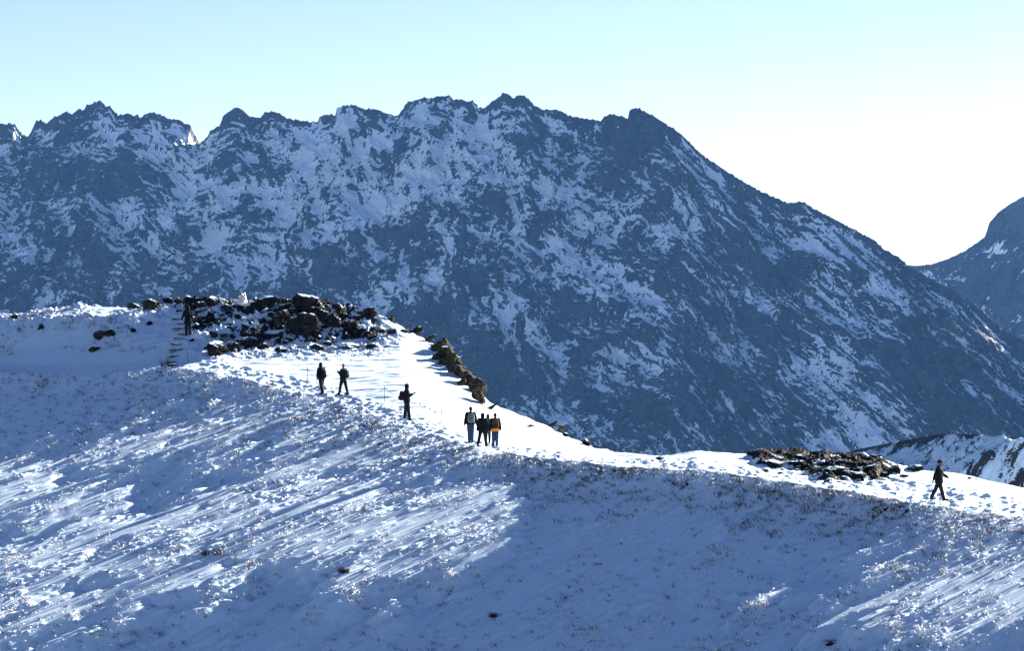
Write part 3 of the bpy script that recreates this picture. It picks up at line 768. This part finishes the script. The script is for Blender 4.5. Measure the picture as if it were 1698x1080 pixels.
# ------------------------------------------------------------------ stakes and cord
def tube(pts, r, seg=6, taper=None):
    bm = bmesh.new(); rings = []
    pts = [Vector(p) for p in pts]
    for i_, p in enumerate(pts):
        d = (pts[min(i_+1,len(pts)-1)]-pts[max(i_-1,0)]).normalized()
        u_v = d.orthogonal().normalized(); w_v = d.cross(u_v)
        rad = r if taper is None else taper[i_]
        rings.append([bm.verts.new(p + (u_v*math.cos(t_)+w_v*math.sin(t_))*rad) for t_ in [2*math.pi*k/seg for k in range(seg)]])
    for A, B in zip(rings, rings[1:]):
        for k in range(seg): bm.faces.new((A[k], A[(k+1)%seg], B[(k+1)%seg], B[k]))
    bm.faces.new(rings[0][::-1]); bm.faces.new(rings[-1])
    return bm
def bm_obj(name, bm, material, parent=None):
    me = bpy.data.meshes.new(name); bmesh.ops.recalc_face_normals(bm, faces=bm.faces[:]); bm.to_mesh(me); bm.free(); me.materials.append(material)
    for q in me.polygons: q.use_smooth = True
    o = bpy.data.objects.new(name, me); COL.objects.link(o)
    if parent: o.parent = parent
    return o
tops = {}
def stake(px_, py_, hpx, label, r=.016):
    p, _ = hit(px_, py_); m_ = p.y/F; h = hpx*m_
    root = empty('marker_stake', p); tag(root, label, 'stake', 'stakes marking the path')
    bm_obj('pole', tube([(0,0,-.25),(.005,0,h*.5),(0,0,h)], r), M['wood'], root)
    bm_obj('cap', tube([(0,0,h-.07),(0,0,h-.02),(0,0,h+.02)], r, 8, [r*1.3, r*2.0, r*1.1]), M['metal'], root)
    bm_obj('cord_loop', tube([(-.03,0,h-.13),(0,-.03,h-.12),(.03,0,h-.13),(0,.03,h-.14),(-.03,0,h-.13)], .008, 5), M['metal'], root)
    tops[px_] = Vector(p) + Vector((0,0,h-.12)); return p, h
stake(310,600,22,'thin stake at the foot of the snowy steps')
stake(416,633,20,'thin stake on the trodden path between the steps and the first pair of walkers')
stake(509,633,22,'thin stake left of the person with long dark hair, cord tied to it')
stake(637,668,26,'thin stake left of the person taking a photo')
stake(1021,752,9,'tiny stake on the snow edge above the dip')
stake(731,690,8,'short stub of a stake in the snow between photographer and the four walkers')
for a_px, pts_ in ((509, [(516,617),(524,618),(533,621)]), (637, [(628,651),(617,653),(606,655)]), (637.5, [(648,652),(657,657),(664,660)])):
    s_ = tops[int(a_px)]; D = s_.y
    pp = [s_] + [Vector(((x_-CXP)/F*D, D+.15*i_, -(y_-CYP)/F*D)) for i_, (x_, y_) in enumerate(pts_)]
    lab = {509:'slack cord hanging from the stake beside the first pair, running into snow',637:'cord running left from the stake beside the photographer',637.5:'cord running right from the stake towards the photographer'}[a_px]
    tag(bm_obj('cord', tube(pp, .011, 5), M['metal']), lab, 'cord', 'cord between the stakes')
# cairn with a rimed post
p, _ = hit(401, 512); m_ = p.y/F
root = empty('rime_covered_cairn', (p.x, p.y, p.z)); tag(root, 'white rime-covered cairn with a thin post on the knoll skyline', 'cairn')
gl = np.random.default_rng(44)
bm = bmesh.new()
for i_ in range(16):
    t_ = i_/15; mt_ = Matrix.Translation((gl.normal(0,.22*(1-t_*.7)), gl.normal(0,.15), .06+t_*.62)) @ Matrix.Diagonal((.25*(1-.7*t_),.22*(1-.7*t_),.13,1))
    bmesh.ops.create_icosphere(bm, subdivisions=2, radius=1, matrix=mt_)
for v_ in bm.verts: v_.co += Vector(gl.normal(0,.03,3))
bm_obj('snow_crust', bm, M['rime'], root)
bm_obj('post', tube([(.12,0,.3),(.12,0,1.0),(.13,0,1.25)], .035, 7), M['metal'], root)
bm_obj('rime_spike', tube([(.13,0,.4),(.14,0,.7),(.12,0,.92)], .08, 7, [.10,.075,.02]), M['rime'], root)

# ------------------------------------------------------------------ people
def ell(bm, c, r, rot=None, sub=3):
    m = Matrix.Translation(c) @ (rot.to_4x4() if rot is not None else Matrix.Identity(4)) @ Matrix.Diagonal((*r, 1))
    bmesh.ops.create_icosphere(bm, subdivisions=sub, radius=1, matrix=m)
def loft(bm, pts, seg=14):
    """closed tube through (point, rx, ry); rings lie level when the tube is upright, else square to it"""
    rings = []
    for i, (p, rx, ry) in enumerate(pts):
        a_ = Vector(pts[max(i-1,0)][0]); b_ = Vector(pts[min(i+1,len(pts)-1)][0]); d = (b_-a_).normalized()
        if d.z < 0: d = -d
        u_v = Vector((1,0,0)) - d*d.x
        u_v = u_v.normalized() if u_v.length > .2 else Vector((0,1,0)).cross(d).normalized()
        w_v = d.cross(u_v)
        rings.append([bm.verts.new(Vector(p) + u_v*math.cos(t)*rx + w_v*math.sin(t)*ry) for t in [2*math.pi*k/seg for k in range(seg)]])
    for A, B in zip(rings, rings[1:]):
        for k in range(seg): bm.faces.new((A[k], A[(k+1)%seg], B[(k+1)%seg], B[k]))
    bm.faces.new(rings[0]); bm.faces.new(rings[-1])
def limbs(bm, pts):
    """rounded, tapering chain through (point, radius)"""
    for (p, r), (q, r2) in zip(pts, pts[1:]):
        p, q = Vector(p), Vector(q)
        if (q-p).length > 1e-4: loft(bm, [(p, r, r), (q, r2, r2)], 12)
    for p, r in pts: ell(bm, p, (r, r, r), sub=2)
def meld(name, bm, material, parent, voxel=.011, iters=3):
    """melt overlapping volumes into one continuous skin"""
    bmesh.ops.recalc_face_normals(bm, faces=bm.faces[:])
    me = bpy.data.meshes.new(name); bm.to_mesh(me); bm.free()
    o = bpy.data.objects.new(name, me); COL.objects.link(o)
    md = o.modifiers.new('m', 'REMESH'); md.mode = 'VOXEL'; md.voxel_size = voxel; md.use_smooth_shade = True
    sm_ = o.modifiers.new('s', 'SMOOTH'); sm_.factor = .5; sm_.iterations = iters
    dg = bpy.context.evaluated_depsgraph_get(); dg.update()
    nm = bpy.data.meshes.new_from_object(o.evaluated_get(dg)); nm.name = name
    o.modifiers.clear(); o.data = nm; bpy.data.meshes.remove(me)
    nm.materials.clear(); nm.materials.append(material)
    for q in nm.polygons: q.use_smooth = True
    o.parent = parent
    return o
def add(a, b, s=1.0): return tuple(a[i]+b[i]*s for i in range(3))
def sub_(a, b): return tuple(a[i]-b[i] for i in range(3))
def lerp(a, b, t): return tuple(a[i]*(1-t)+b[i]*t for i in range(3))
def limb(a, side, roll=0):   # unit direction; a forward swing from hanging, side outward
    return (math.sin(side)*math.cos(a), math.sin(a), -math.cos(side)*math.cos(a))
def person(px_, py_, hpx, heading, label, legs, arms, lean=0.0, jacket='black', trousers='trouser', head='hair', head_kind='hair', head_turn=0, coat=0.0, bulk=1.0, hem=None, dx=0, base=None):
    p, _ = hit(px_, py_) if base is None else (base, 0)
    sc = hpx*p.y/F/1.76
    root = empty('person', (p.x, p.y, p.z-.03), heading); root.scale = (sc, sc, sc)
    tag(root, label, 'person', 'hikers on the ridge')
    J = {}
    for s, (a, k, spread) in zip((-1, 1), legs):
        n = 'L' if s < 0 else 'R'
        hp = (s*.09, 0, 0); kn = add(hp, limb(a, s*spread), .44); an = add(kn, limb(a-k, s*spread*.8), .43)
        J['hip'+n] = hp; J['knee'+n] = kn; J['ankle'+n] = an
        J['heel'+n] = add(an, (0,-.05,-.05)); J['toe'+n] = add(an, (s*.02, .17, -.055 + (.04 if a-k > .2 else (-.05 if a-k < -.35 else 0))))
    low = min(J['heelL'][2], J['heelR'][2], J['toeL'][2], J['toeR'][2]) - .035
    for n in list(J): J[n] = add(J[n], (0,0,-low))
    H0 = -low
    def up(z, y=0, x=0): return (x, y + math.sin(lean)*(z), H0 + math.cos(lean)*z)
    J['root'] = up(.0); J['waist'] = up(.20); J['chest'] = up(.40); J['neck'] = up(.56, .01); J['neck2'] = up(.62, .02)
    ct, st = math.cos(head_turn), math.sin(head_turn)
    ct, st = math.cos(head_turn), math.sin(head_turn)
    def face(fx, fy, z):
        b_ = up(z, .03); return (b_[0] + fx*ct + fy*st, b_[1] - fx*st + fy*ct, b_[2])
    for s, (a, side, el, elside) in zip((-1, 1), arms):
        n = 'L' if s < 0 else 'R'
        J['sh'+n] = up(.49, 0, s*.175); J['el'+n] = add(J['sh'+n], limb(a, s*side), .28)
        fd = limb(a+el, s*elside); J['wr'+n] = add(J['el'+n], fd, .25); J['palm'+n] = add(J['wr'+n], fd, .06); J['fd'+n] = fd
    hr = Matrix.Rotation(-head_turn, 3, 'Z')
    # body: one melded surface with head, hands and fingers
    bm = bmesh.new()
    loft(bm, [(up(-.06),.12,.09),(up(.03),.155,.11),(up(.20),.13,.095),(up(.38),.155,.11),(up(.48),.15,.095),(up(.54),.07,.06)], 20)
    limbs(bm, [(up(.52,.0),.062),(up(.64,.025),.055)])
    ell(bm, face(0,-.01,.745), (.078,.095,.092), hr); ell(bm, face(0,.022,.69), (.060,.072,.082), hr)
    ell(bm, face(0,.105,.70), (.013,.022,.022), hr, 2)
    for s, n in ((-1,'L'),(1,'R')):
        ell(bm, face(s*.080,-.005,.71), (.010,.020,.030), hr, 2)
        limbs(bm, [(J['hip'+n],.09),(lerp(J['hip'+n],J['knee'+n],.5),.078),(J['knee'+n],.056),(lerp(J['knee'+n],J['ankle'+n],.35),.056),(J['ankle'+n],.040)])
        limbs(bm, [(J['heel'+n],.034),(J['toe'+n],.028)]); limbs(bm, [(J['ankle'+n],.038),(J['heel'+n],.034)])
        limbs(bm, [(J['sh'+n],.055),(lerp(J['sh'+n],J['el'+n],.5),.047),(J['el'+n],.038),(J['wr'+n],.027)])
        fd = Vector(J['fd'+n]).normalized(); ac = fd.cross(Vector((0,0,1))); ac = ac.normalized() if ac.length > .1 else Vector((0,1,0))
        if s > 0: ac = -ac
        cu = fd.cross(ac).normalized()*(1 if s < 0 else -1)
        pm_ = Vector(J['palm'+n]); rm = Matrix((ac, fd, ac.cross(fd))).transposed()
        ell(bm, pm_, (.041,.052,.019), rm, 2); limbs(bm, [(J['wr'+n],.026),(tuple(pm_),.024)])
        for off, ln in ((-.029,.060),(-.010,.075),(.010,.070),(.029,.054)):
            b_ = pm_ + ac*off + fd*.035; m1 = b_ + fd*ln*.5; m2 = m1 + (fd*.75 + cu*.65).normalized()*ln*.5
            limbs(bm, [(tuple(b_),.0105),(tuple(m1),.0098),(tuple(m2),.0085)])
        t0 = pm_ - fd*.015 - ac*.030; t1 = t0 - ac*.028 + fd*.025; t2 = t1 + fd*.030 + cu*.010
        limbs(bm, [(tuple(t0),.014),(tuple(t1),.0115),(tuple(t2),.0095)])
    meld('body', bm, M['skin'], root, .0075, 2)
    b = bulk*1.16
    bm = bmesh.new()
    loft(bm, [(up(-.03-coat),.195*b,.150*b),(up(.02),.190*b,.148*b),(up(.20),.175*b,.135*b),(up(.38),.198*b,.145*b),(up(.47),.185*b,.125*b),(up(.535),.13*b,.10*b),(up(.58,.01),.078,.075),(up(.62,.015),.070,.070)], 22)
    for n in 'LR':
        limbs(bm, [(J['sh'+n],.082*b),(lerp(J['sh'+n],J['el'+n],.5),.078*b),(J['el'+n],.066*b),(lerp(J['el'+n],J['wr'+n],.6),.056*b),(lerp(J['el'+n],J['wr'+n],.95),.050*b)])
        ell(bm, lerp(J['el'+n],J['wr'+n],.1), (.069*b,.069*b,.05), None, 2)
    meld('jacket', bm, M[jacket], root, .013, 3)
    if hem:
        bm = bmesh.new(); loft(bm, [(up(-.11),.184*b,.141*b),(up(-.06),.200*b,.155*b),(up(-.01),.206*b,.161*b),(up(.03),.207*b,.163*b)], 22); meld('fleece_hem', bm, M[hem], root, .013, 2)
    bm = bmesh.new()
    loft(bm, [(up(-.13),.150,.118),(up(-.02),.172,.130),(up(.12),.160,.120)], 20)
    for n in 'LR':
        limbs(bm, [(J['hip'+n],.110),(lerp(J['hip'+n],J['knee'+n],.45),.108),(J['knee'+n],.088),(lerp(J['knee'+n],J['ankle'+n],.4),.086),(lerp(J['knee'+n],J['ankle'+n],.97),.074)])
    meld('trousers', bm, M[trousers], root, .013, 3)
    for n in 'LR':
        bm = bmesh.new(); limbs(bm, [(add(J['ankle'+n],(0,0,.07)),.056),(add(J['ankle'+n],(0,-.005,-.03)),.054)]); limbs(bm, [(add(J['heel'+n],(0,.01,0)),.048),(lerp(J['heel'+n],J['toe'+n],.6),.050),(J['toe'+n],.043)])
        meld('boot', bm, M['boot'], root, .011, 2)
    for s in (-1, 1):
        bm = bmesh.new(); bmesh.ops.create_icosphere(bm, subdivisions=1, radius=.011, matrix=Matrix.Translation(face(s*.030,.081,.722))); bm_obj('eye', bm, M['hair'], root)
    bm_obj('mouth', tube([face(-.025,.080,.652), face(0,.090,.650), face(.025,.080,.652)], .005, 5), M['maroon'], root)
    bm = bmesh.new()
    if head_kind == 'hair':
        ell(bm, face(0,-.022,.762), (.088,.100,.093), hr); ell(bm, face(0,-.055,.70), (.078,.062,.085), hr)
    elif head_kind == 'long':
        ell(bm, face(0,-.02,.765), (.105,.110,.10), hr); ell(bm, face(0,-.055,.67), (.115,.085,.14), hr); ell(bm, face(0,-.085,.52), (.105,.075,.13), hr)
    elif head_kind == 'hood':
        ell(bm, face(0,-.018,.755), (.108,.112,.112), hr); ell(bm, face(0,-.035,.66), (.105,.095,.13), hr); ell(bm, face(0,-.01,.585), (.115,.10,.06), hr)
    else:
        ell(bm, face(0,-.012,.785), (.093,.108,.080), hr); ell(bm, face(0,-.045,.74), (.086,.075,.06), hr); ell(bm, face(0,.085,.765), (.060,.055,.013), hr)
    meld('hair' if head_kind in ('hair','long') else head_kind, bm, M[head], root, .011, 2)
    return root, J, sc
def backpack(pr, J, sc, material, label, w=.34, h=.46, d=.20, z=.33, pocket=None, seed=0, group='rucksacks'):
    R_ = pr.matrix_basis.copy() if False else Matrix.Translation(pr.location) @ Matrix.Rotation(pr.rotation_euler.z, 4, 'Z') @ Matrix.Scale(sc, 4)
    base = Vector(J['root']) + Vector((0, 0, z)); base.y = J['chest'][1] - .13 - d*.5
    o = empty('backpack', R_ @ base, pr.rotation_euler.z); o.scale = (sc,)*3
    tag(o, label, 'backpack', group)
    def pillow(w, h, d, c, taper=.8):
        bm = bmesh.new(); bmesh.ops.create_icosphere(bm, subdivisions=4, radius=1)
        for v in bm.verts:
            x, y, zz_ = v.co; e = lambda q: math.copysign(abs(q)**.55, q)
            x, y, zz_ = e(x)*w/2, e(y)*d/2, e(zz_)*h/2
            t = (zz_/h+.5); k = 1-(1-taper)*max(0, t-.4)/.6; x *= k; y *= k
            v.co = Vector((x, y, zz_)) + Vector(c)
        return bm
    bm_obj('main_bag', pillow(w, h, d, (0,0,0)), M[material], o)
    bm_obj('pocket', pillow(w*.72, h*.42, d*.4, (0,-d*.5,-h*.22), .95), M[pocket or material], o)
    for s in (-1, 1):
        bm_obj('strap', tube([(s*w*.25, d*.3, h*.42),(s*w*.30, d*.5+.13, h*.44),(s*w*.34, d*.5+.30, h*.25),(s*w*.36, d*.5+.28, -h*.15),(s*w*.34, d*.4, -h*.35)], .022, 6), M['metal'], o)
    bm_obj('top_handle', tube([(-.04,0,h*.46),(-.03,0,h*.53),(.03,0,h*.53),(.04,0,h*.46)], .010, 6), M['metal'], o)
    return o
hang = (-.05,.16,.15,.10)
# 1: dark long hair, walking left, rucksack
r1 = person(532,655,52, R(40),'person in black with long dark hair, left of the first pair, one foot trailing', [(-.18,.35,.02),(.14,.05,.02)], [(-.10,.32,.05,.22),(.0,.2,.3,.1)], .02, 'black','trouser','hair','long',R(60), coat=.05)
backpack(*r1,'black','black rucksack on the back of the long-haired walker in the first pair', .32,.48,.2,.2)
# 2: pale hat, facing left, one hand at the chin
r2 = person(569,656,51, R(55),'person in black with a pale grey hat and legs apart, right of the first pair', [(.22,.05,.10),(-.18,.02,.14)], [(.15,.20,2.35,-.25),(.05,.2,.4,.1)], -.05, 'black','trouser','light','cap',R(10), coat=.03, bulk=1.08)
backpack(*r2,'black2','charcoal rucksack worn by the person with the pale hat', .32,.44,.2,.26)
# 3: photographer
r3 = person(674,697,60, R(-80),'person in a black hooded jacket standing alone, raising a camera to the right', [(-.10,.02,.16),(.12,.0,.14)], [(.22,.14,1.85,-.05),(.15,.14,1.95,-.1)], -.03, 'black','trouser','black','hood',0, coat=.02)
backpack(*r3,'maroon','dark maroon rucksack on the back of the photographer', .32,.46,.24,.26)
pm = Matrix.Translation(r3[0].location) @ Matrix.Rotation(r3[0].rotation_euler.z, 4, 'Z') @ Matrix.Scale(r3[2], 4)
hc_ = pm @ ((Vector(r3[1]['palmL'])+Vector(r3[1]['palmR']))*.5 + Vector((0,.05,.03)))
cam_o = empty('camera', hc_, r3[0].rotation_euler.z); tag(cam_o, 'small camera held up by the photographer', 'camera')
bm = bmesh.new(); bmesh.ops.create_cube(bm, size=1, matrix=Matrix.Diagonal((.13,.05,.085,1))); bmesh.ops.bevel(bm, geom=bm.edges[:], offset=.01, segments=2); bm_obj('camera_body', bm, M['metal'], cam_o)
bm_obj('lens', tube([(0,.02,0),(0,.07,0),(0,.09,0)], .03, 12), M['metal'], cam_o)
# 4: jeans and grey rucksack, seen from behind
r4 = person(780,735,59, R(6),'person in black jacket and blue jeans with a grey rucksack, leftmost of the four walkers', [(.06,.1,-.03),(-.05,.05,-.02)], [(-.08,.26,.05,.20),(.1,.30,.35,.20)], .02, 'black','jeans','hair','hair',R(-10), bulk=1.05)
backpack(*r4,'grey','pale grey rucksack on the walker in blue jeans', .36,.48,.22,.29)
# 5: black, wide stride
r5 = person(800,741,56, R(-15),'person all in black with a hood, second from left of the four walkers, mid-stride', [(-.30,.25,.10),(.25,.0,.06)], [(-.1,.22,.1,.2),(.05,.2,.2,.15)], .03, 'black','trouser','black','long',0, coat=.08, bulk=1.12)
# 5b: half hidden behind
r6 = person(808,735,47, R(0),'person in dark clothes half hidden between hooded walker and the orange-hemmed one', [(.12,.05,.03),(-.14,.2,.02)], [(.1,.2,.4,.1),(-.05,.2,.1,.15)], .02, 'maroon','trouser','black','hood',0)
backpack(*r6,'black2','black rucksack on the half hidden third walker', .30,.44,.2,.26)
# 6: orange hem and patterned rucksack
r7 = person(821,741,55, R(4),'person in black jacket, orange hem and dark jeans, rightmost of the four walkers', [(.04,.02,.01),(-.03,.02,.0)], [(-.05,.20,.05,.12),(-.02,.24,.05,.16)], .0, 'black','jeans_dark','hair','hair',0, hem='orange', bulk=1.06)
backpack(*r7,'ochre','dark ochre patterned rucksack on the walker with the orange hem', .36,.50,.22,.30, pocket='black2')
# 7: man walking to the right
r8 = person(1556,831,67, R(-112),'man in a dark cap and long black jacket striding right along the ridge by himself', [(-.38,.10,.02),(.30,.02,.02)], [(.25,.30,.75,.30),(-.40,.35,.15,.35)], .04, 'black','trouser','black','cap',R(-5), coat=.12, bulk=1.05)
# 0: standing by the steps
r0 = person(311,559,49, R(20),'person in black standing on the steps in front of the dark rocks', [(-.05,.05,.05),(.08,.05,.04)], [(.1,.45,.1,.35),(-.05,.2,.1,.15)], .0, 'black','trouser','black','hood',0, coat=.08)

# bird far in front of the mountain wall
D = 420.0; bl = ((1107-CXP)/F*D, D, -(473-CYP)/F*D)
bird = empty('bird', bl, R(35)); tag(bird, 'small black bird flying in front of the mountain wall', 'bird')
bm_obj('body', tube([(0,-.30,.0),(0,-.2,.0),(0,-.05,0),(0,.12,.02),(0,.2,.04),(0,.28,.03)], .05, 8, [.02,.04,.085,.075,.05,.012]), M['black'], bird)
for s in (-1, 1):
    bm = bmesh.new()
    prof_ = [(0,.12,0,.17),(.16,.16,.10,.17),(.32,.10,.10,.13),(.48,-.04,.02,.06)]
    top_ = []; bot_ = []
    for (x_, yf, z_, ch) in prof_:
        for L_, dz in ((top_, .012), (bot_, -.012)): L_.append((bm.verts.new((s*x_, yf, z_+dz)), bm.verts.new((s*x_, yf-ch, z_+dz))))
    for A, B in zip(range(3), range(1,4)):
        for L_ in (top_, bot_): bm.faces.new((L_[A][0], L_[A][1], L_[B][1], L_[B][0]))
        for q in (0, 1): bm.faces.new((top_[A][q], top_[B][q], bot_[B][q], bot_[A][q]))
    bm_obj('wing', bm, M['black'], bird)

# ------------------------------------------------------------------ light, air, camera
w = bpy.data.worlds.new('World'); scene.world = w; w.use_nodes = True
nt = w.node_tree; nt.nodes.clear()
sky = nt.nodes.new('ShaderNodeTexSky'); sky.sky_type = 'NISHITA'; sky.sun_disc = False
sky.sun_elevation = SUN_EL; sky.sun_rotation = SUN_AZ; sky.altitude = 1800; sky.air_density = 1.0; sky.dust_density = .5; sky.ozone_density = 1.4
bg = nt.nodes.new('ShaderNodeBackground'); bg.inputs[1].default_value = .0156
wo = nt.nodes.new('ShaderNodeOutputWorld'); gm = nt.nodes.new('ShaderNodeGamma'); gm.inputs[1].default_value = 1.3
nt.links.new(sky.outputs[0], gm.inputs[0])
tn_ = nt.nodes.new('ShaderNodeMix'); tn_.data_type = 'RGBA'; tn_.blend_type = 'MULTIPLY'; tn_.inputs[0].default_value = 1
tn_.inputs[7].default_value = (1.10, .955, 1.03, 1)
nt.links.new(gm.outputs[0], tn_.inputs[6]); nt.links.new(tn_.outputs[2], bg.inputs[0]); nt.links.new(bg.outputs[0], wo.inputs[0])
sl = bpy.data.lights.new('sun', 'SUN'); sl.energy = 5.0; sl.angle = R(.5); sl.color = (1, .92, .80)
so = bpy.data.objects.new('sun', sl); COL.objects.link(so)
sd = Vector((math.sin(SUN_AZ)*math.cos(SUN_EL), math.cos(SUN_AZ)*math.cos(SUN_EL), math.sin(SUN_EL)))
so.rotation_euler = sd.to_track_quat('Z', 'Y').to_euler(); so.location = (60, 60, 60)

HAZE = 2.7e-5
bm = bmesh.new(); bmesh.ops.create_cube(bm, size=1)
me = bpy.data.meshes.new('haze'); bm.to_mesh(me); bm.free()
hz = bpy.data.objects.new('haze', me); COL.objects.link(hz); tag(hz, kind='stuff')
hz.scale = (19000, 19000, 266+330); hz.location = (0, 2500, (-266+330)/2)
hm_ = bpy.data.materials.new('pale_air'); hm_.use_nodes = True; nt = hm_.node_tree; nt.nodes.clear()
out = nt.nodes.new('ShaderNodeOutputMaterial'); pv = nt.nodes.new('ShaderNodeVolumePrincipled')
pv.inputs['Color'].default_value = (.16, .41, .95, 1); pv.inputs['Density'].default_value = HAZE
nt.links.new(pv.outputs[0], out.inputs['Volume']); me.materials.append(hm_)

cd = bpy.data.cameras.new('camera'); cd.lens = 100; cd.sensor_width = 36; cd.clip_start = .5; cd.clip_end = 30000
co = bpy.data.objects.new('view_camera', cd); COL.objects.link(co); co.location = (0, 0, 0); co.rotation_euler = (R(90), 0, 0)
scene.camera = co
scene.view_settings.view_transform = 'Standard'; scene.view_settings.look = 'None'; scene.view_settings.gamma = 1; scene.view_settings.exposure = 2.65
scene.cycles.use_denoising = True
scene.cycles.max_bounces = 5; scene.cycles.diffuse_bounces = 3; scene.cycles.glossy_bounces = 1; scene.cycles.volume_bounces = 1
scene.cycles.transparent_max_bounces = 4
